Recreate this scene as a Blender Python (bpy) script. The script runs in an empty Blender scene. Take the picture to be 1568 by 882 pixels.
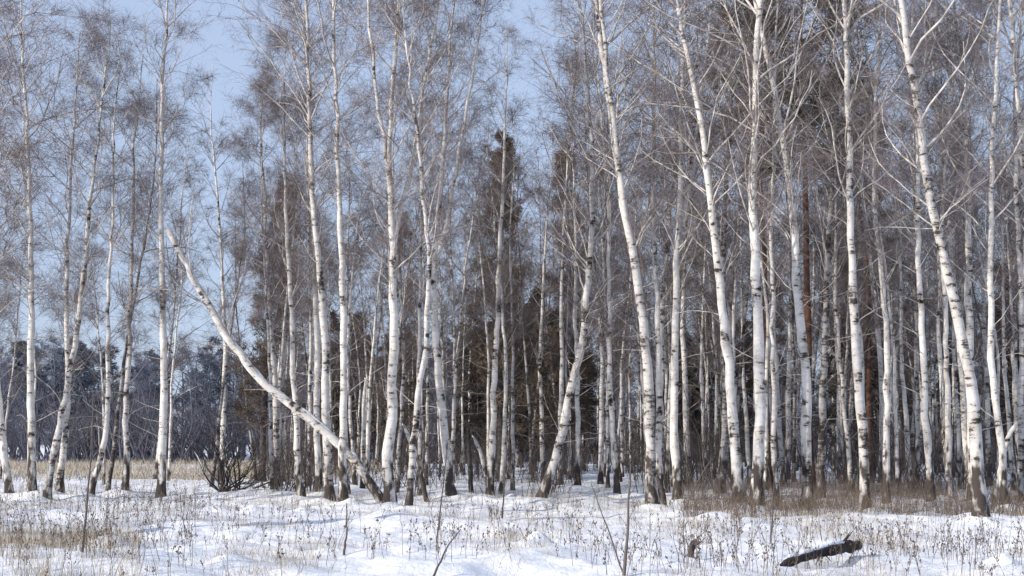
import bpy, math, random
import numpy as np
from mathutils import Vector
random.seed(3)
S=bpy.context.scene
S.view_settings.view_transform='Standard'; S.view_settings.look='None'; S.view_settings.exposure=0
F=2154.0; CAMH=1.6; PITCH=math.radians(6.33)

# ---------------------------------------------------------------- noise / ground height
_tab=np.random.default_rng(11).random((256,256))
def vnoise(x,y):
    x=np.asarray(x,float);y=np.asarray(y,float)
    xi=np.floor(x).astype(int);yi=np.floor(y).astype(int)
    fx=x-xi;fy=y-yi
    fx=fx*fx*(3-2*fx);fy=fy*fy*(3-2*fy)
    a=_tab[xi%256,yi%256];b=_tab[(xi+1)%256,yi%256];c=_tab[xi%256,(yi+1)%256];d=_tab[(xi+1)%256,(yi+1)%256]
    return (a*(1-fx)+b*fx)*(1-fy)+(c*(1-fx)+d*fx)*fy-0.5
MOUNDS=[]
def height(x,y,mounds=True):
    x=np.asarray(x,float);y=np.asarray(y,float)
    h=0.22*vnoise(x/7+3,y/5+9)+0.18*vnoise(x/1.9+31,y/1.6+7)+0.13*vnoise(x/0.7+5,y/0.6+77)+0.065*vnoise(x/0.3+15,y/0.3+57)
    far=np.clip((np.abs(y)-200)/400,0,1); h=h*(1-far)
    if mounds:
        for (mx,my,mh,mr) in MOUNDS:
            h=h+mh*np.exp(-((x-mx)**2+(y-my)**2)/(mr*mr))
    return h
def sight(x,y,d):
    u=(x-784)/F; v=(441-y)/F
    dy=math.cos(PITCH)-v*math.sin(PITCH); dz=math.sin(PITCH)+v*math.cos(PITCH)
    return np.array([u*d/dy, d, CAMH+dz/dy*d])
def dist_of(yb):
    v=(441-yb)/F
    dy=math.cos(PITCH)-v*math.sin(PITCH); dz=math.sin(PITCH)+v*math.cos(PITCH)
    return -CAMH*dy/dz

# ---------------------------------------------------------------- materials
def newmat(name):
    m=bpy.data.materials.new(name); m.use_nodes=True
    nt=m.node_tree; b=nt.nodes['Principled BSDF']; b.inputs['Roughness'].default_value=0.9
    b.inputs['Specular IOR Level'].default_value=0.15
    return m,nt,b
def ramp(nt,stops):
    r=nt.nodes.new('ShaderNodeValToRGB'); e=r.color_ramp.elements
    while len(e)<len(stops): e.new(0.5)
    for i,(p,c) in enumerate(stops):
        e[i].position=p; e[i].color=(c[0],c[1],c[2],1)
    return r
def coords(nt,scale,rand=True):
    tc=nt.nodes.new('ShaderNodeTexCoord'); mp=nt.nodes.new('ShaderNodeMapping')
    mp.inputs['Scale'].default_value=scale
    nt.links.new(tc.outputs['Object'],mp.inputs['Vector'])
    if rand:
        oi=nt.nodes.new('ShaderNodeObjectInfo'); mu=nt.nodes.new('ShaderNodeMath'); mu.operation='MULTIPLY'
        mu.inputs[1].default_value=57; nt.links.new(oi.outputs['Random'],mu.inputs[0])
        nt.links.new(mu.outputs[0],mp.inputs['Location'])
    return tc,mp
def bark_mat(name,white=(0.78,0.745,0.70),thr=0.375):
    m,nt,b=newmat(name); N=nt.nodes; K=nt.links
    tc,mp=coords(nt,(3.4,3.4,10))
    n=N.new('ShaderNodeTexNoise'); n.inputs['Scale'].default_value=1; n.inputs['Detail'].default_value=6; n.inputs['Roughness'].default_value=0.72
    K.new(mp.outputs[0],n.inputs['Vector'])
    tc3,mp3=coords(nt,(2.6,2.6,1.7)); n3=N.new('ShaderNodeTexNoise'); n3.inputs['Scale'].default_value=1; n3.inputs['Detail'].default_value=5; n3.inputs['Roughness'].default_value=.6
    K.new(mp3.outputs[0],n3.inputs['Vector'])
    ad=N.new('ShaderNodeMath'); ad.operation='MULTIPLY_ADD'; ad.inputs[1].default_value=.75; K.new(n3.outputs['Fac'],ad.inputs[0])
    su=N.new('ShaderNodeMath'); su.operation='SUBTRACT'; su.inputs[1].default_value=.375; K.new(n.outputs['Fac'],su.inputs[0]); K.new(su.outputs[0],ad.inputs[2])
    r=ramp(nt,[(0.0,(0.03,0.027,0.027)),(thr-0.03,(0.07,0.06,0.055)),(thr+0.05,[c*0.76 for c in white]),(0.72,white)])
    K.new(ad.outputs[0],r.inputs[0])
    r3=ramp(nt,[(0.28,(0.2,0.19,0.19)),(0.36,(0.75,0.73,0.71)),(0.55,(1,1,1))]); K.new(n3.outputs['Fac'],r3.inputs[0])
    mul=N.new('ShaderNodeMixRGB'); mul.blend_type='MULTIPLY'; mul.inputs[0].default_value=1; K.new(r.outputs[0],mul.inputs[1]); K.new(r3.outputs[0],mul.inputs[2])
    sx=N.new('ShaderNodeSeparateXYZ'); K.new(tc.outputs['Object'],sx.inputs[0])
    n2=N.new('ShaderNodeTexNoise'); n2.inputs['Scale'].default_value=4; n2.inputs['Detail'].default_value=6
    tc2,mp2=coords(nt,(1.5,1.5,0.6)); K.new(mp2.outputs[0],n2.inputs['Vector'])
    ma=N.new('ShaderNodeMath'); ma.operation='MULTIPLY_ADD'; ma.inputs[1].default_value=5.5
    K.new(n2.outputs['Fac'],ma.inputs[0])
    mm=N.new('ShaderNodeMath'); mm.operation='MULTIPLY'; mm.inputs[1].default_value=-1; K.new(sx.outputs['Z'],mm.inputs[0]); K.new(mm.outputs[0],ma.inputs[2])
    mr=N.new('ShaderNodeMapRange'); mr.inputs[1].default_value=1.5; mr.inputs[2].default_value=2.3; K.new(ma.outputs[0],mr.inputs[0])
    mix=N.new('ShaderNodeMixRGB'); mix.inputs[2].default_value=(0.06,0.05,0.045,1)
    K.new(mr.outputs[0],mix.inputs[0]); K.new(mul.outputs[0],mix.inputs[1]); K.new(mix.outputs[0],b.inputs['Base Color'])
    bp=N.new('ShaderNodeBump'); bp.inputs['Strength'].default_value=0.7; bp.inputs['Distance'].default_value=0.02
    K.new(n.outputs['Fac'],bp.inputs['Height']); K.new(bp.outputs[0],b.inputs['Normal'])
    return m
def noisy(name,c1,c2,scale=3,rough=0.9,lo=0.35,hi=0.65,bump=0):
    m,nt,b=newmat(name)
    tc,mp=coords(nt,(1,1,1))
    n=nt.nodes.new('ShaderNodeTexNoise'); n.inputs['Scale'].default_value=scale; n.inputs['Detail'].default_value=3
    nt.links.new(mp.outputs[0],n.inputs['Vector'])
    r=ramp(nt,[(lo,c1),(hi,c2)]); nt.links.new(n.outputs['Fac'],r.inputs[0]); nt.links.new(r.outputs[0],b.inputs['Base Color'])
    b.inputs['Roughness'].default_value=rough
    if bump:
        bp=nt.nodes.new('ShaderNodeBump'); bp.inputs['Strength'].default_value=bump; bp.inputs['Distance'].default_value=0.03
        nt.links.new(n.outputs['Fac'],bp.inputs['Height']); nt.links.new(bp.outputs[0],b.inputs['Normal'])
    return m
M_BARK=bark_mat('birch_bark')
M_BARK2=bark_mat('birch_bark_grey',(0.64,0.61,0.58),.41)
M_DARKBARK=bark_mat('old_birch_bark',(0.38,0.36,0.35),0.48)
M_LIMB=noisy('birch_limb_bark',(0.27,0.24,0.22),(0.64,0.60,0.56),6)
M_TWIG=noisy('birch_twigs',(0.11,0.09,0.09),(0.24,0.20,0.195),1.2)
M_BTWIG=noisy('forest_twigs',(0.075,0.06,0.057),(0.165,0.135,0.13),1.2)
M_BLIMB=noisy('forest_limbs',(0.15,0.13,0.12),(0.36,0.33,0.31),5)
M_RTWIG=noisy('reddish_twigs',(0.12,0.08,0.065),(0.22,0.15,0.12),1.2)
M_PINEB=noisy('pine_bark_orange',(0.045,0.027,0.021),(0.15,0.075,0.05),5,bump=0.8)
M_DKBARK=noisy('dark_bark',(0.035,0.03,0.028),(0.10,0.085,0.08),9,bump=0.8)
M_NEEDLE=noisy('pine_needles',(0.04,0.05,0.028),(0.12,0.105,0.065),0.8)
M_RUST=noisy('rusty_needles',(0.09,0.072,0.055),(0.18,0.135,0.10),0.8)
M_DEEP=noisy('deep_needles',(0.04,0.036,0.032),(0.09,0.075,0.062),0.8)
M_HAZEN=noisy('distant_needles',(0.13,0.16,0.20),(0.19,0.22,0.26),0.5)  # aerial haze painted into the needle colour, paler and bluer
M_HAZET=noisy('distant_twigs',(0.13,0.14,0.18),(0.20,0.21,0.255),0.5)  # bark and twigs of far trees, haze put into the base colour
M_HAZETHICK=noisy('thicket_twigs',(0.07,0.07,0.088),(0.15,0.15,0.175),0.8)  # blue-grey of distance painted into the twigs as haze
M_UNDER=noisy('undergrowth_twigs',(0.06,0.05,0.047),(0.15,0.125,0.115),1)
M_GRASS=noisy('dry_grass',(0.28,0.235,0.18),(0.50,0.44,0.35),2.5)
M_WEED=noisy('dry_weed',(0.08,0.062,0.05),(0.20,0.155,0.12),2)
M_BUSH=noisy('bush_bark',(0.022,0.019,0.019),(0.065,0.055,0.052),3)
def snow_mat():
    m,nt,b=newmat('snow')
    tc,mp=coords(nt,(1,1,1),False)
    n=nt.nodes.new('ShaderNodeTexNoise'); n.inputs['Scale'].default_value=2.4; n.inputs['Detail'].default_value=9; n.inputs['Roughness'].default_value=0.66
    nt.links.new(mp.outputs[0],n.inputs['Vector'])
    r=ramp(nt,[(0.3,(0.77,0.79,0.83)),(0.6,(0.87,0.88,0.91))]); nt.links.new(n.outputs['Fac'],r.inputs[0])
    nt.links.new(r.outputs[0],b.inputs['Base Color'])
    bp=nt.nodes.new('ShaderNodeBump'); bp.inputs['Strength'].default_value=0.7; bp.inputs['Distance'].default_value=0.14
    nt.links.new(n.outputs['Fac'],bp.inputs['Height']); nt.links.new(bp.outputs[0],b.inputs['Normal'])
    b.inputs['Roughness'].default_value=0.7
    return m
M_SNOW=snow_mat()

# ---------------------------------------------------------------- mesh helpers
def norm(v): return v/np.maximum(np.linalg.norm(v,axis=-1,keepdims=True),1e-9)
class Geo:
    def __init__(s): s.v=[];s.f=[];s.m=[];s.n=0;s.sm=[]
    def add(s,v,f,mi,smooth=True):
        s.v.append(v.reshape(-1,3)); s.f.append(f+s.n); s.m.append(np.full(len(f),mi,np.int32)); s.sm.append(np.full(len(f),smooth)); s.n+=v.reshape(-1,3).shape[0]
    def tube(s,P,R,sides,mi):
        N,Q=P.shape[:2]
        T=np.empty_like(P); T[:,1:-1]=P[:,2:]-P[:,:-2]; T[:,0]=P[:,1]-P[:,0]; T[:,-1]=P[:,-1]-P[:,-2]; T=norm(T)
        mean=norm(P[:,-1]-P[:,0]); ref=np.where(np.abs(mean[:,2:3])>0.8,np.array([[1.,0,0]]),np.array([[0,0,1.]]))
        A=norm(np.cross(T,ref[:,None,:])); B=np.cross(T,A)
        an=np.arange(sides)*2*np.pi/sides
        V=P[:,:,None,:]+R[:,:,None,None]*(A[:,:,None,:]*np.cos(an)[None,None,:,None]+B[:,:,None,:]*np.sin(an)[None,None,:,None])
        idx=np.arange(N*Q*sides).reshape(N,Q,sides); nx=np.roll(idx,-1,axis=2)
        f=np.stack([idx[:,:-1],nx[:,:-1],nx[:,1:],idx[:,1:]],-1).reshape(-1,4)
        s.add(V,f,mi)
    def ribbon(s,P,R,mi,rng):
        N,Q=P.shape[:2]
        t=norm(P[:,-1]-P[:,0]); w=norm(np.cross(t,rng.normal(size=(N,3))))
        V=np.stack([P-w[:,None,:]*R[:,:,None],P+w[:,None,:]*R[:,:,None]],2)
        idx=np.arange(N*Q*2).reshape(N,Q,2)
        f=np.stack([idx[:,:-1,0],idx[:,:-1,1],idx[:,1:,1],idx[:,1:,0]],-1).reshape(-1,4)
        s.add(V,f,mi,False)
    def mesh(s,name,mats):
        v=np.concatenate(s.v); f=np.concatenate(s.f).astype(np.int32); mi=np.concatenate(s.m); sm=np.concatenate(s.sm)
        me=bpy.data.meshes.new(name); me.vertices.add(len(v)); me.vertices.foreach_set('co',v.astype(np.float32).ravel())
        me.loops.add(f.size); me.loops.foreach_set('vertex_index',f.ravel())
        me.polygons.add(len(f)); me.polygons.foreach_set('loop_start',np.arange(0,f.size,4,dtype=np.int32)); me.polygons.foreach_set('loop_total',np.full(len(f),4,np.int32))
        for m in mats: me.materials.append(m)
        me.polygons.foreach_set('material_index',mi); me.polygons.foreach_set('use_smooth',sm)
        me.update(calc_edges=True); return me
def put(name,me,loc=(0,0,0),parent=None,rot=0,sc=1):
    o=bpy.data.objects.new(name,me); o.location=loc; o.rotation_euler=(0,0,rot)
    o.scale=(sc,sc,sc) if not isinstance(sc,tuple) else sc
    S.collection.objects.link(o)
    if parent: o.parent=parent
    return o
def grow(P,R,k,t0,t1,Lf,ang,up,Q,rng,rs,wander=0.12,rmin=0.0,tp=1.0):
    N,Pn=P.shape[:2]; M=N*k
    idx=np.repeat(np.arange(N),k); t=t0+(t1-t0)*rng.random(M)**tp
    f=t*(Pn-1); i=np.clip(np.floor(f).astype(int),0,Pn-2); fr=(f-i)[:,None]
    pos=P[idx,i]*(1-fr)+P[idx,i+1]*fr
    tan=norm(P[idx,i+1]-P[idx,i]); pr=R[idx,i]*(1-fr[:,0])+R[idx,i+1]*fr[:,0]
    perp=norm(np.cross(tan,rng.normal(size=(M,3))))
    a=np.radians(ang[0]+(ang[1]-ang[0])*rng.random(M))[:,None]
    d=tan*np.cos(a)+perp*np.sin(a)
    PL=np.linalg.norm(np.diff(P,axis=1),axis=2).sum(1)
    L=Lf((t-t0)/(t1-t0+1e-6),PL[idx],rng,M)
    pts=[pos]; upv=np.full((M,1),up)
    for q in range(Q-1):
        pos=pos+d*(L/(Q-1))[:,None]; pts.append(pos)
        d=norm(d+rng.normal(size=(M,3))*wander+np.concatenate([np.zeros((M,2)),upv],1))
    C=np.stack(pts,1)
    r0=np.maximum(np.minimum(pr*0.65,rs*L),rmin)
    CR=r0[:,None]*np.linspace(1,0.35,Q)[None,:]
    return C,CR
def trunk_path(ctrl,H,n=30,rng=None,wob=0.03):
    c=[np.array(p,float) for p in ctrl]
    if H is not None:
        d=norm((c[-1]-c[-2])[None])[0]
        while c[-1][2]<H:
            d=norm((d*0.75+np.array([rng.normal()*0.05,rng.normal()*0.06,0.25]))[None])[0]
            c.append(c[-1]+d*min(1.5,max(0.3,(H-c[-1][2])/max(d[2],.3)+0.01)))
    c=np.array(c); s=np.r_[0,np.cumsum(np.linalg.norm(np.diff(c,axis=0),axis=1))]
    ss=np.linspace(0,s[-1],n*3); P=np.stack([np.interp(ss,s,c[:,k]) for k in range(3)],1)
    for _ in range(5):
        Q=P.copy(); Q[2:-2]=(P[:-4]+P[1:-3]+P[2:-2]+P[3:-1]+P[4:])/5; P=Q
    P=P[np.linspace(0,len(P)-1,n).astype(int)]
    w=np.cumsum(rng.normal(size=(n,3))*wob*0.35,axis=0)+rng.normal(size=(n,3))*wob*.25; w[:,2]=0; w-=np.linspace(0,1,n)[:,None]*w[-1]; w[0]=0
    return P+w
def crown(g,P,R,rng,H,t0=0.32,limbs=46,spread=0.17,dens=(9,7,4),up=0.05,droop=-0.06,mt=2,rk=1.0,dead=8,ang=(28,58)):
    P1=P[None];R1=R[None]
    lf=lambda t,pl,r,m:(H*spread*(0.25+0.95*np.clip(np.sin(np.pi*(0.12+0.80*t)),0,1)))*(0.45+0.75*r.random(m))
    L1,LR1=grow(P1,R1,limbs,t0,0.985,lf,ang,up,8,rng,0.0085*rk,0.13,0.005)
    g.tube(L1,LR1,4,1)
    sf=lambda t,pl,r,m:pl*(0.55-0.3*t)*(0.4+0.8*r.random(m))
    L2,LR2=grow(L1,LR1,dens[0],0.18,0.98,sf,(25,60),0.02,6,rng,0.0065*rk,0.16,0.0038)
    h=len(L2)//3; pm=rng.permutation(len(L2)); g.tube(L2[pm[:h]],LR2[pm[:h]],3,1); g.tube(L2[pm[h:]],LR2[pm[h:]],3,mt)
    L3,LR3=grow(L2,LR2,dens[1],0.15,1.0,lambda t,pl,r,m:pl*(0.5-0.2*t)*(0.4+0.9*r.random(m))+0.08,(22,60),droop,4,rng,0.006*rk,0.2,0.0031*rk)
    g.ribbon(L3,LR3,mt,rng)
    if dens[2]:
        L4,LR4=grow(L3,LR3,dens[2],0.1,1.0,lambda t,pl,r,m:0.12+0.34*r.random(m),(20,65),droop*1.5,3,rng,0.006*rk,0.2,0.0026*rk)
        g.ribbon(L4,LR4,mt,rng)
    if dead:
        D,DR=grow(P1,R1,dead,0.10,t0+0.05,lambda t,pl,r,m:0.3+1.3*r.random(m),(45,85),-0.02,5,rng,0.008,0.15,0.005)
        g.tube(D,DR,4,1)
        D2,DR2=grow(D,DR,5,0.2,1,lambda t,pl,r,m:pl*0.35*(0.4+r.random(m)),(30,70),0,4,rng,0.006,0.15,0.0035)
        g.ribbon(D2,DR2,mt,rng)
    return L1
def trunk_radius(P,r0,rng,tip=0.012):
    n=len(P); t=np.linspace(0,1,n); z=np.linalg.norm(P-P[0],axis=1)
    r=(r0-tip)*(1-t)**1.0+tip
    r*=1+0.45*np.exp(-z/0.22)+0.05*rng.normal(size=n)*(1-t)
    return r
def birch(name,ctrl,r0,H,seed,mats=None,t0=0.3,limbs=46,spread=0.17,dens=(8,7,3),fork=None,parent=None,snow=False,dead=10,ang=(28,58),mt=2,droop=-0.06,tip=0.012,rk=1.0):
    rng=np.random.default_rng(seed)
    base=np.array(ctrl[0]); base[2]=float(height(base[0],base[1]))-0.12
    loc=base.copy(); c=[np.array(p)-loc for p in ctrl]; c[0]=np.zeros(3)
    P=trunk_path(c,H,38,rng,.05); R=trunk_radius(P,r0,rng,tip)
    g=Geo(); g.tube(P[None],R[None],10,0)
    Hh=np.linalg.norm(P[-1]-P[0])
    crown(g,P,R,rng,Hh,t0,limbs,spread,dens,dead=dead,ang=ang,mt=mt,droop=droop,rk=rk)
    if fork:
        for (tf,dx,dz) in fork:
            i=int(tf*(len(P)-1)); p0=P[i]; n2=16; L=(1-tf)*Hh*0.95
            s=np.linspace(0,1,n2)[:,None]; d0=np.array([dx,rng.normal()*0.15,dz])
            FP=p0+norm(d0[None])*L*s+np.array([-dx*0.25,0,0.1])*L*s*s
            FP[1:]+=rng.normal(size=(n2-1,3))*0.03
            FR=np.linspace(R[i]*0.8,0.012,n2)
            g.tube(FP[None],FR[None],8,0)
            crown(g,FP,FR,rng,L*1.5,0.15,24,spread*0.8,dens,dead=0)
    if snow:
        SP=P.copy(); SP[:,2]+=R*0.7; a,b=3,int(len(P)*0.75)
        sr=R[a:b]*0.5*(1+0.4*rng.normal(size=b-a)).clip(0.15,1.4); sr[0]=sr[-1]=0.003
        g.tube(SP[a:b][None],sr[None],8,3)
    me=g.mesh(name,mats or [M_BARK if seed%3 else M_BARK2,M_LIMB,M_TWIG,M_SNOW])
    return put(name,me,loc,parent)

# ---------------------------------------------------------------- front birches (surveyed against the horizon)
T=[]
def H_(pts,w,H,**k): T.append((pts,w,H,k))
H_([(15,764),(6,690),(0,640),(-14,420)],12,15,limbs=34)
H_([(48,764),(47,600),(42,400),(40,150)],13,16.5,spread=.16)
H_([(72,766),(100,620),(118,520),(132,430),(145,300)],12,14,spread=.15)
H_([(92,762),(108,640),(106,480),(112,300)],11,14,spread=.15,limbs=38)
H_([(138,764),(158,690),(165,560),(170,400)],9,13,limbs=30,spread=.15)
H_([(190,762),(195,600),(198,400),(203,280)],10,13.5,limbs=34,spread=.14)
H_([(246,766),(252,600),(250,300),(256,50)],13,17.5,spread=.12,t0=.24,dead=16)
H_([(588,770),(545,705),(480,648),(400,590),(345,520),(300,440),(255,350)],15,None,snow=True,limbs=16,spread=.2,t0=.55,dead=8,ang=(20,60),tip=.085,dens=(6,5,3))
H_([(420,750),(424,650),(410,400),(400,200)],13,14.8,spread=.13,t0=.32,dens=(10,8,4),limbs=52)
H_([(462,767),(450,620),(438,450),(430,300)],11,13.5,spread=.13)
H_([(487,765),(485,600),(478,400),(468,200)],11,16,spread=.13)
H_([(505,770),(500,500),(485,330),(468,0)],15,18,spread=.14,t0=.36)
H_([(526,772),(526,400),(512,0)],13,18.5,spread=.13,t0=.4)
H_([(597,778),(604,560),(602,430),(600,200)],18,16.5,spread=.15,fork=[(.42,.2,1),(.5,-.16,1)])
H_([(625,782),(640,650),(655,520),(660,400),(640,200)],11,15,spread=.13)
H_([(692,762),(675,600),(664,440),(674,300),(694,0)],15,17.0,fork=[(.42,.25,1)],spread=.12)
H_([(750,758),(760,560),(770,350),(777,120)],12,15.2,spread=.11,t0=.36)
H_([(826,770),(858,680),(890,540),(905,400),(912,250),(900,120)],16,15.5,spread=.19,t0=.22,dead=18)
H_([(885,752),(884,600),(880,400)],9,15,limbs=36)
H_([(945,757),(935,600),(930,450),(925,250)],10,16,limbs=38)
H_([(1000,780),(991,560),(972,400),(947,230),(918,0)],18,19,t0=.32,fork=[(.4,-.16,1)])
H_([(1010,768),(1010,500),(1008,300),(1002,50)],11,18,limbs=38)
H_([(1038,770),(1040,500),(1046,250),(1050,0)],14,19,fork=[(.38,.2,1)],t0=.3)
H_([(1104,764),(1110,600),(1104,400),(1120,200)],14,18,mats='dark',limbs=36)
H_([(1133,784),(1121,600),(1102,400),(1083,230),(1052,40)],17,18)
H_([(1160,787),(1163,600),(1160,400),(1158,250),(1167,0)],19,20,fork=[(.6,-.22,1)])
H_([(1190,780),(1186,600),(1182,400)],9,15,limbs=32)
H_([(1235,785),(1236,600),(1216,400),(1200,250),(1165,40)],17,18.5,t0=.33)
H_([(1255,768),(1262,500),(1272,300),(1290,100)],13,17,mats='dark')
H_([(1325,788),(1319,600),(1303,400),(1300,200),(1290,0)],16,18.5,t0=.36)
H_([(1358,772),(1360,500),(1345,300),(1350,100)],11,17)
H_([(1426,777),(1415,600),(1407,400),(1404,200)],12,17)
H_([(1503,806),(1492,600),(1478,520),(1450,420),(1430,330),(1410,200),(1378,0)],20,17,t0=.33)
H_([(1490,768),(1484,500),(1478,250),(1474,120)],15,18,fork=[(.66,.33,1),(.6,-.3,1)],t0=.4)
H_([(1540,782),(1522,560),(1518,200)],12,17)
H_([(1564,775),(1560,560),(1550,300)],12,17)
H_([(1455,764),(1448,600),(1440,380)],10,16,limbs=36)
H_([(1600,780),(1590,500),(1560,100)],16,18)
H_([(-30,775),(-22,500),(-35,200)],17,15,spread=.2)
hero_xy=[]
built=[]
for (pts,w,H,k) in T:
    d=dist_of(pts[0][1]); c=[sight(x,y,d) for x,y in pts]
    rr=np.random.default_rng(int(abs(pts[0][0])))
    for i in range(1,len(c)): c[i][1]+=rr.normal()*0.02*c[i][2]
    hero_xy.append((c[0][0],c[0][1])); built.append((c,w*d/F/2,H,k))
    MOUNDS.append((c[0][0]+rr.normal()*0.1,c[0][1]+rr.normal()*0.1,0.10+0.1*rr.random(),0.35+0.2*rr.random()))
rr=np.random.default_rng(5)
for i in range(90):
    d=18+rr.random()*27; MOUNDS.append(((rr.random()-.5)*0.8*d,d,0.04+0.10*rr.random(),0.15+0.35*rr.random()))
MOUNDS.append((*sight(822,835,dist_of(838))[:2],0.25,0.2)); MOUNDS.append((*sight(170,835,dist_of(840))[:2],0.16,0.4)); MOUNDS.append((*sight(1180,850,dist_of(850))[:2],0.14,0.5))
for i,(c,r,H,k) in enumerate(built):
    k=dict(k); mats=None
    if k.pop('mats',None): mats=[M_DARKBARK,M_LIMB,M_TWIG,M_SNOW]
    birch('birch_tree',c,r,H,100+i,mats,**k)
d=25.0
birch('birch_tree',[sight(-110,815,d),sight(-90,500,d),sight(-50,200,d)],0.15,12.5,777,[M_BARK,M_LIMB,M_RTWIG,M_SNOW],t0=.48,limbs=44,spread=.23,dens=(8,6,4),droop=-.25,rk=1.0)

# ---------------------------------------------------------------- background birch forest (instances)
bg=bpy.data.objects.new('birch_forest',None); S.collection.objects.link(bg)
variants=[]
for v in range(10):
    rng=np.random.default_rng(500+v); H=14.0+rng.random()*3
    lean=rng.normal()*0.7
    P=trunk_path([(0,0,0),(lean*.3+rng.normal()*.1,rng.normal()*.2,H*.35),(lean+rng.normal()*.2,rng.normal()*.4,H*.7)],H,26,rng,0.05)
    R=trunk_radius(P,0.07+0.05*rng.random(),rng); g=Geo(); g.tube(P[None],R[None],7,0)
    crown(g,P,R,rng,H,0.26+.15*rng.random(),34,0.105+.03*rng.random(),(6,5,3),rk=1.4,dead=8)
    variants.append(g.mesh('birch_variant',[(M_BARK,M_BARK2,M_BARK2,M_DARKBARK)[v%4],M_BLIMB,M_BTWIG]))
rng=np.random.default_rng(42); placed=list(hero_xy); cnt=0; tries=0
while cnt<300 and tries<20000:
    tries+=1
    d=44+rng.random()**1.2*66; u=-0.42+rng.random()*0.88
    x=u*d
    if u<-0.165:
        if d>64 or rng.random()>0.27: continue
    if u<-0.02 and d<50 and rng.random()>.6: continue
    if min((x-a)**2+(d-b)**2 for a,b in placed)<(1.4 if u>.05 else 2.1)**2: continue
    placed.append((x,d)); cnt+=1
    s=0.8+0.35*rng.random()
    if u<-0.02: s*=0.87
    put('birch_%d'%cnt,variants[rng.integers(10)],(x,d,float(height(x,d,False))-0.1),bg,rng.random()*6.28,(s,s,s*(0.9+.2*rng.random())))
for (x,y) in [(29,24),(34,33),(-27,22),(-33,14),(-30,31),(-42,24)]:  # birches out of view, added to cast shadows on the foreground
    cnt+=1; put('birch_%d'%cnt,variants[cnt%10],(x,y,-0.1),bg,cnt*1.3,1.0)

# ---------------------------------------------------------------- conifers
def conifer(name,loc,H,r0,seed,needle,bark,t0=0.45,spread=.13,shape='cone',limbs=60,nk=(8,8),nl=0.16,build=True,nw=0.012):
    rng=np.random.default_rng(seed)
    P=trunk_path([(0,0,0),(rng.normal()*.1,0,H*.5)],H,24,rng,0.03); R=trunk_radius(P,r0,rng,0.02)
    g=Geo(); g.tube(P[None],R[None],10,0)
    if shape=='cone': lf=lambda t,pl,r,m:H*spread*(1.05-t)*(0.5+.7*r.random(m))+.15
    else: lf=lambda t,pl,r,m:H*spread*(0.25+np.sin(np.pi*np.clip(.25+.7*t,0,1)))*(0.4+.7*r.random(m))
    A,AR=grow(P[None],R[None],limbs,t0,0.99,lf,(50,80),0.06,7,rng,0.012,0.1,0.006); g.tube(A,AR,4,1)
    B,BR=grow(A,AR,nk[0],0.25,1,lambda t,pl,r,m:pl*.4*(1-.5*t)*(.4+.8*r.random(m))+.1,(30,65),0.05,4,rng,0.008,0.12,0.004); g.tube(B,BR,3,1)
    C,CR=grow(B,BR,nk[1],0.2,1,lambda t,pl,r,m:0.12+.2*r.random(m),(20,70),0.03,3,rng,0.01,0.1,0.004); g.ribbon(C,CR,2,rng)
    D,DR=grow(C,CR,6,0.1,1,lambda t,pl,r,m:nl*(.6+.7*r.random(m)),(25,75),0.0,2,rng,0.05,0.1,nw); g.ribbon(D,np.full_like(DR,nw),2,rng)
    me=g.mesh(name,[bark,M_DKBARK,needle])
    if not build: return me
    return put(name,me,loc)
def at(px,d):
    p=sight(px,700,d); return (p[0],d,float(height(p[0],d,False))-.1)
conifer('pine_tree',at(1240,44),18.0,0.15,1,M_NEEDLE,M_PINEB,t0=.56,shape='r',limbs=60,spread=.14)
conifer('pine_tree',at(1175,47),18,0.12,2,M_NEEDLE,M_PINEB,t0=.56,shape='r',limbs=54,spread=.12)
conifer('pine_tree',at(1330,60),17.5,0.15,3,M_NEEDLE,M_PINEB,t0=.5,shape='r',limbs=40)
conifer('larch_tree',at(768,62),15.6,0.17,4,M_RUST,M_DKBARK,t0=.1,spread=.14,limbs=120,nk=(7,7),nw=.010)
conifer('larch_tree',at(880,66),16.2,0.17,5,M_RUST,M_DKBARK,t0=.1,spread=.12,limbs=110,nk=(7,6),nw=.009)
conifer('larch_tree',at(402,58),12.8,0.15,6,M_RUST,M_DKBARK,t0=.15,spread=.12,limbs=90,nk=(6,6),nw=.008)
conifer('larch_tree',at(612,75),14.5,0.17,7,M_RUST,M_DKBARK,t0=.12,spread=.12,limbs=90,nk=(6,6),nw=.008)
ic=bpy.data.objects.new('understory_conifers',None); S.collection.objects.link(ic)
iv=[conifer('young_conifer',None,11,0.1,40+i,M_DEEP,M_DKBARK,t0=.08,spread=.16,limbs=60,nk=(5,5),nl=.28,build=False,nw=.02) for i in range(3)]
rng=np.random.default_rng(12)
for i in range(46):
    d=74+rng.random()*34; u=-.13+rng.random()*.56; s=.75+.4*rng.random()
    put('conifer_%d'%i,iv[i%3],(u*d,d,-.1),ic,rng.random()*6.28,s)

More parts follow.
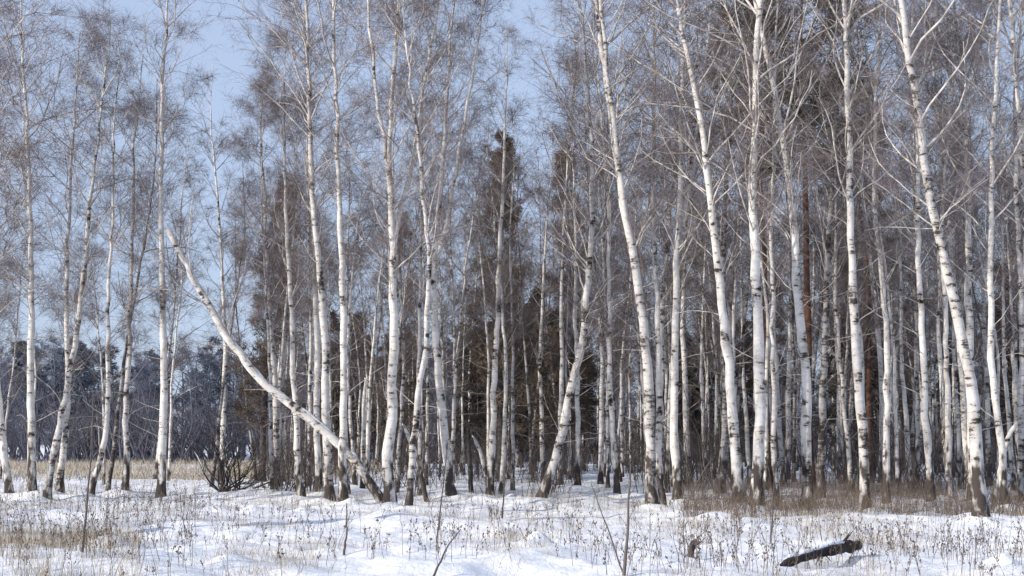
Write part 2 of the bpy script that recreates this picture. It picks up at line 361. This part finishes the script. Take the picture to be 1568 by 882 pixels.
# ---------------------------------------------------------------- distant forest
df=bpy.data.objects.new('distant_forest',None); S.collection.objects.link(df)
fv=[conifer('distant_pine',None,12,0.16,20+i,M_HAZEN,M_HAZET,t0=.3,shape='r' if i%2 else 'cone',spread=.15,limbs=30,nk=(5,5),nl=.34,build=False,nw=0.035) for i in range(4)]
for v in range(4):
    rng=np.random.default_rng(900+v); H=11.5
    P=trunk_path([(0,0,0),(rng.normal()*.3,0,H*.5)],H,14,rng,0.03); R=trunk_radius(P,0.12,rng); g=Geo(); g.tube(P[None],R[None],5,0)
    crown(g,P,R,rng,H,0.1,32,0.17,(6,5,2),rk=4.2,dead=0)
    fv.append(g.mesh('distant_birch',[M_HAZET,M_HAZET,M_HAZET]))
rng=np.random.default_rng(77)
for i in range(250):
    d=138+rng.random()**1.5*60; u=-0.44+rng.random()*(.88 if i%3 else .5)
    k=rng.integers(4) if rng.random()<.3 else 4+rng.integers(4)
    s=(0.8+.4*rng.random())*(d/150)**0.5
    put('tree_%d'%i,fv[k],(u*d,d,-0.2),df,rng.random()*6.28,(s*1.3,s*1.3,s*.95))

# undergrowth thickets
def shrub_mesh(seed,H,stems,mat,spread=.5,wide=1.0,rk=1.0):
    rng=np.random.default_rng(seed); base=rng.normal(size=(stems,3))*np.array([.18,.18,0])*wide
    d=norm(np.concatenate([rng.normal(size=(stems,2))*spread,np.ones((stems,1))],1)); pts=[base];L=H*(.6+.5*rng.random(stems))
    p=base.copy()
    for q in range(7):
        p=p+d*(L/7)[:,None]; pts.append(p); d=norm(d+rng.normal(size=(stems,3))*.12)
    P=np.stack(pts,1); R=np.linspace(1,.3,8)[None]*(L*0.007)[:,None]*rk
    g=Geo(); g.tube(P,R,5,0)
    A,AR=grow(P,R,6,.2,1,lambda t,pl,r,m:pl*.4*(.4+.6*r.random(m)),(25,55),.03,5,rng,.006,.15,.003*rk); g.tube(A,AR,3,0)
    B,BR=grow(A,AR,6,.1,1,lambda t,pl,r,m:pl*.4*(.4+.6*r.random(m)),(25,60),.02,4,rng,.006,.15,.0028*rk); g.ribbon(B,BR,0,rng)
    return g.mesh('shrub',[mat])
sh=bpy.data.objects.new('undergrowth_shrubs',None); S.collection.objects.link(sh)
sv=[shrub_mesh(60+i,1.8+.5*i,12,M_UNDER,.3,2) for i in range(4)]
tv=[shrub_mesh(70+i,3.2+.5*i,16,M_HAZETHICK,.35,6,2.2) for i in range(4)]
rng=np.random.default_rng(8)
for i in range(190):
    d=42+rng.random()*45; u=-.17+rng.random()*.6
    put('shrub_%d'%i,sv[rng.integers(4)],(u*d,d,-.05),sh,rng.random()*6.28,.5+.8*rng.random())
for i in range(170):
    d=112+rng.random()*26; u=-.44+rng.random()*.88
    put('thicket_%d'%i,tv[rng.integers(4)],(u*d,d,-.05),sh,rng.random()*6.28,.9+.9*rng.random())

# dark spreading bush at the edge of the meadow
def bush():
    rng=np.random.default_rng(9); n=24
    az=rng.random(n)*6.28; el=np.radians(10+50*rng.random(n)); d=np.stack([np.cos(az)*np.cos(el),np.sin(az)*np.cos(el)*.6,np.sin(el)],1)
    p=rng.normal(size=(n,3))*np.array([.2,.15,0]); pts=[p]; L=1.2+1.4*rng.random(n); d=norm(d)
    for q in range(8):
        p=p+d*(L/8)[:,None]; pts.append(p); d=norm(d+rng.normal(size=(n,3))*.14+np.array([0,0,.08]))
    P=np.stack(pts,1); R=np.linspace(1,.35,9)[None]*(0.022+0.02*rng.random(n))[:,None]
    g=Geo(); g.tube(P,R,6,0)
    A,AR=grow(P,R,8,.25,1,lambda t,pl,r,m:pl*.5*(.4+.7*r.random(m)),(25,70),.04,6,rng,.012,.18,.006); g.tube(A,AR,4,0)
    B,BR=grow(A,AR,7,.1,1,lambda t,pl,r,m:pl*.4*(.4+.7*r.random(m)),(25,60),.04,4,rng,.008,.17,.004); g.tube(B,BR,3,0)
    S1=P[:6,1:7].copy(); S1[:,:,2]+=.03; SR=np.full((6,6),.018); SR[:,0]=SR[:,-1]=.002; g.tube(S1,SR,6,1)
    return g.mesh('bare_bush',[M_BUSH,M_SNOW])
dd=dist_of(755); p=sight(347,755,dd); put('bare_bush',bush(),(p[0],dd,float(height(p[0],dd))-.05))

def snag(pts,w,seed,mat=M_BARK,name='birch_snag'):
    rng=np.random.default_rng(seed); d=dist_of(pts[0][1]); c=[sight(x,y,d) for x,y in pts]; loc=c[0].copy(); loc[2]=float(height(loc[0],loc[1]))-.1
    P=trunk_path([q-loc if i else np.zeros(3) for i,q in enumerate(c)],None,12,rng,.02); R=np.linspace(w*d/F/2,w*d/F/2*.7,12); R[0]*=1.3; R[-1]*=.35
    g=Geo(); g.tube(P[None],R[None],9,0)
    P[-1]+=rng.normal(size=3)*.03
    A,AR=grow(P[None],R[None],7,.3,.98,lambda t,pl,r,m:.10+.35*r.random(m),(15,70),0,4,rng,.03,.15,.008); g.tube(A,AR,4,1)
    cap=np.array([P[-1]+[0,0,-.02],P[-1]+[0,0,.015],P[-1]+[0,0,.04]]); g.tube(cap[None],np.array([[R[-1]*.6,R[-1],.003]]),8,2)
    put(name,g.mesh(name,[mat,M_UNDER,M_SNOW]),loc)
snag([(555,750),(557,660),(560,580)],8,1)
snag([(655,770),(640,700),(618,650)],8,2)
snag([(722,752),(718,690),(716,645)],8,3,M_DKBARK)
snag([(752,750),(735,690),(725,668)],8,4)
snag([(1193,782),(1180,720),(1172,700)],8,5,M_DKBARK)
snag([(1018,778),(1013,750),(1006,728)],10,6,M_DKBARK,'broken_stump')
snag([(1130,772),(1126,740),(1128,712)],10,7,M_DKBARK,'broken_stump')
snag([(1520,770),(1545,660),(1568,640)],9,8)

def log():
    rng=np.random.default_rng(4); a=sight(1195,858,dist_of(860)); b=sight(1314,832,dist_of(846)); a[2]=.02;b[2]=.17
    n=18; s=np.linspace(0,1,n)[:,None]; P=(a+(b-a)*s)-a; P[:,2]+=np.sin(s[:,0]*3)*.035; R=np.linspace(.055,.085,n)*(1+.12*rng.normal(size=n)); R[-1]*=.75; R[0]*=.3
    g=Geo(); g.tube(P[None],R[None],12,0)
    e=np.array([P[-1],P[-1]-(b-a)*.03]); g.tube(e[None],np.array([[R[-1],.001]]),12,0)
    A,AR=grow(P[None],R[None],8,.4,.98,lambda t,pl,r,m:.10+.2*r.random(m),(40,80),0,4,rng,.06,.15,.01); g.tube(A,AR,5,0)
    SP=P[:-3].copy(); SP[:,2]+=R[:-3]*.8; SP[:,1]+=.03; SR=R[:-3]*.65*(1+.2*rng.normal(size=n-3)); SR[0]=SR[-1]=.008; g.tube(SP[None],SR[None],10,1)
    a[2]+=float(height(a[0],a[1])); put('fallen_log',g.mesh('fallen_log',[M_BUSH,M_SNOW]),a)
log()
snag([(1058,850),(1056,838),(1066,826)],12,12,M_DKBARK,'broken_stump')

def sapling(pts,w,seed,k=7):
    rng=np.random.default_rng(seed); d=dist_of(pts[0][1]); c=[sight(x,y,d) for x,y in pts]; loc=c[0].copy(); loc[2]=float(height(loc[0],loc[1]))-.05
    P=trunk_path([q-loc if i else np.zeros(3) for i,q in enumerate(c)],None,14,rng,.01); R=np.linspace(w*d/F/2,w*d/F/2*.35,14)
    g=Geo(); g.tube(P[None],R[None],7,0)
    A,AR=grow(P[None],R[None],k,.25,.95,lambda t,pl,r,m:pl*.3*(.3+.7*r.random(m)),(22,45),.05,6,rng,.008,.1,.003); g.tube(A,AR,4,0)
    B,BR=grow(A,AR,3,.3,1,lambda t,pl,r,m:pl*.35*(.4+.6*r.random(m)),(22,45),.05,4,rng,.006,.1,.0022); g.tube(B,BR,3,0)
    put('birch_sapling',g.mesh('birch_sapling',[M_UNDER]),loc)
sapling([(955,885),(963,800),(966,710)],6,1,6)
sapling([(958,884),(935,820),(905,740)],3,2,3)
sapling([(125,870),(134,760),(143,600)],4,3,7)
sapling([(660,882),(684,838),(706,810)],4,4,2)
sapling([(668,840),(676,760),(684,690)],3,5,5)
sapling([(525,850),(530,815),(531,770)],4,6,6)
sapling([(768,800),(772,745),(775,700)],3,7,5)
sapling([(1180,825),(1184,770),(1188,700)],3,8,5)

# ---------------------------------------------------------------- grass and weeds
def grass(name,n,dr,ur,hr,w,seed,thr=0.0,mat=M_GRASS,bend=.5,patch=1.6):
    rng=np.random.default_rng(seed); m=n*6
    d=dr[0]+(dr[1]-dr[0])*rng.random(m); u=ur[0]+(ur[1]-ur[0])*rng.random(m); x=u*d
    dn=vnoise(x/patch+9,d/(patch*1.3)+4)+.6*vnoise(x/.4+2,d/.4+6)
    keep=dn>thr+.12*rng.normal(size=m); x=x[keep][:n];d=d[keep][:n]; n=len(x)
    z=height(x,d)-.02; h=hr[0]+(hr[1]-hr[0])*rng.random(n)**1.5
    p=np.stack([x,d,z],1); dv=norm(np.concatenate([rng.normal(size=(n,2))*.28,np.ones((n,1))],1)); lat=np.concatenate([rng.normal(size=(n,2))*bend,-.15*np.ones((n,1))],1)
    pts=[p]
    for q in range(3):
        p=p+dv*(h/3)[:,None]; pts.append(p); dv=norm(dv+lat*.45)
    P=np.stack(pts,1); R=np.array([1,.8,.6,.15])[None]*w*(.6+.8*rng.random(n))[:,None]
    g=Geo(); g.ribbon(P,R,0,rng); put(name,g.mesh(name,[mat]))
grass('dry_grass',27000,(16,42),(-.40,.42),(.06,.30),.0026,1,.15)
grass('dry_grass',4000,(16,26),(-.42,-.26),(.15,.5),.0028,2,-.0,bend=.3)
grass('dry_grass',10000,(38,60),(-.40,.42),(.1,.4),.004,3,.08,patch=3)
grass('meadow_grass',26000,(62,112),(-.5,-.08),(.3,.7),.012,4,-.1,patch=6)
grass('reddish_undergrowth',11000,(30,48),(.12,.42),(.3,.9),.0035,5,-.0,mat=M_WEED,patch=3)
def weeds(n,seed,dr,ur,hr,thr):
    rng=np.random.default_rng(seed); m=n*6
    d=dr[0]+(dr[1]-dr[0])*rng.random(m); x=(ur[0]+(ur[1]-ur[0])*rng.random(m))*d
    keep=vnoise(x/2.2+50,d/2.2+20)>thr; x=x[keep][:n];d=d[keep][:n];n=len(x)
    p=np.stack([x,d,height(x,d)-.03],1); h=hr[0]+(hr[1]-hr[0])*rng.random(n)**1.6; dv=norm(np.concatenate([rng.normal(size=(n,2))*.14,np.ones((n,1))],1)); pts=[p]
    for q in range(5):
        p=p+dv*(h/5)[:,None]; pts.append(p); dv=norm(dv+rng.normal(size=(n,3))*.09)
    P=np.stack(pts,1); R=np.linspace(.0042,.002,6)[None]*np.ones((n,1))
    g=Geo(); g.tube(P,R,3,0)
    A,AR=grow(P,R,5,.4,1,lambda t,pl,r,m:pl*.28*(1.1-.7*t)*(.4+.6*r.random(m)),(25,55),.08,4,rng,.02,.1,.0018); g.tube(A,AR,3,0)
    tips=np.concatenate([A[:,-1],A[:,2],P[:,-1]]); k=len(tips); r=.004+.009*rng.random(k)
    up=np.array([0,0,1.]); HP=np.stack([tips-up*r[:,None],tips-up*r[:,None]*.3+rng.normal(size=(k,3))*.003,tips+up*r[:,None]*1.2],1); HR=np.stack([r*.1,r*.8,r*.1],1); g.tube(HP,HR,4,0)
    put('dry_weeds',g.mesh('dry_weeds',[M_WEED]))
weeds(900,1,(16.5,38),(-.40,.40),(.2,.75),-.05)
weeds(520,2,(16.5,38),(.12,.42),(.25,.8),-.1)
weeds(320,3,(17,40),(-.42,-.22),(.3,.9),-.1)

# ---------------------------------------------------------------- snow ground: one sheet to the horizon
def ground():
    ys=np.concatenate([np.linspace(-300,12,20)[:-1],np.linspace(12,46,340)[:-1],46+(np.expm1(np.linspace(0,1,230)*5))/np.expm1(5)*1500])
    xs=np.concatenate([-np.geomspace(22,1200,70)[::-1],np.linspace(-22,22,460)[1:-1],np.geomspace(22,1200,70)])
    X,Y=np.meshgrid(xs,ys,indexing='ij'); Z=height(X,Y)
    V=np.stack([X,Y,Z],-1); i=np.arange(X.size).reshape(X.shape)
    f=np.stack([i[:-1,:-1],i[1:,:-1],i[1:,1:],i[:-1,1:]],-1).reshape(-1,4)
    g=Geo(); g.add(V,f,0); put('snow_ground',g.mesh('snow_ground',[M_SNOW]))
ground()

# ---------------------------------------------------------------- light
az=math.radians(242); el=math.radians(22)
sd=Vector((math.sin(az)*math.cos(el),math.cos(az)*math.cos(el),math.sin(el)))
L=bpy.data.lights.new('sun','SUN'); L.energy=5.0; L.angle=math.radians(.5); L.color=(1,.91,.79)
lo=bpy.data.objects.new('sun',L); lo.rotation_euler=(-sd).to_track_quat('-Z','Y').to_euler(); S.collection.objects.link(lo)
W=bpy.data.worlds.new('World'); S.world=W; W.use_nodes=True; nt=W.node_tree
sk=nt.nodes.new('ShaderNodeTexSky'); sk.sky_type='NISHITA'; sk.sun_disc=False; sk.sun_elevation=el; sk.sun_rotation=az
sk.air_density=1.0; sk.dust_density=1.0; sk.ozone_density=2.0
mx=nt.nodes.new('ShaderNodeMixRGB'); mx.inputs[0].default_value=.7; mx.inputs[2].default_value=(4.3,5.2,7.2,1)
nt.links.new(sk.outputs[0],mx.inputs[1])
nt.links.new(mx.outputs[0],nt.nodes['Background'].inputs[0]); nt.nodes['Background'].inputs[1].default_value=.138

cam=bpy.data.cameras.new('camera'); cam.lens=36*F/1568; cam.sensor_width=36; cam.clip_end=3000; cam.clip_start=.1
co=bpy.data.objects.new('camera',cam); co.location=(0,0,CAMH); co.rotation_euler=(math.pi/2+PITCH,0,0); S.collection.objects.link(co); S.camera=co
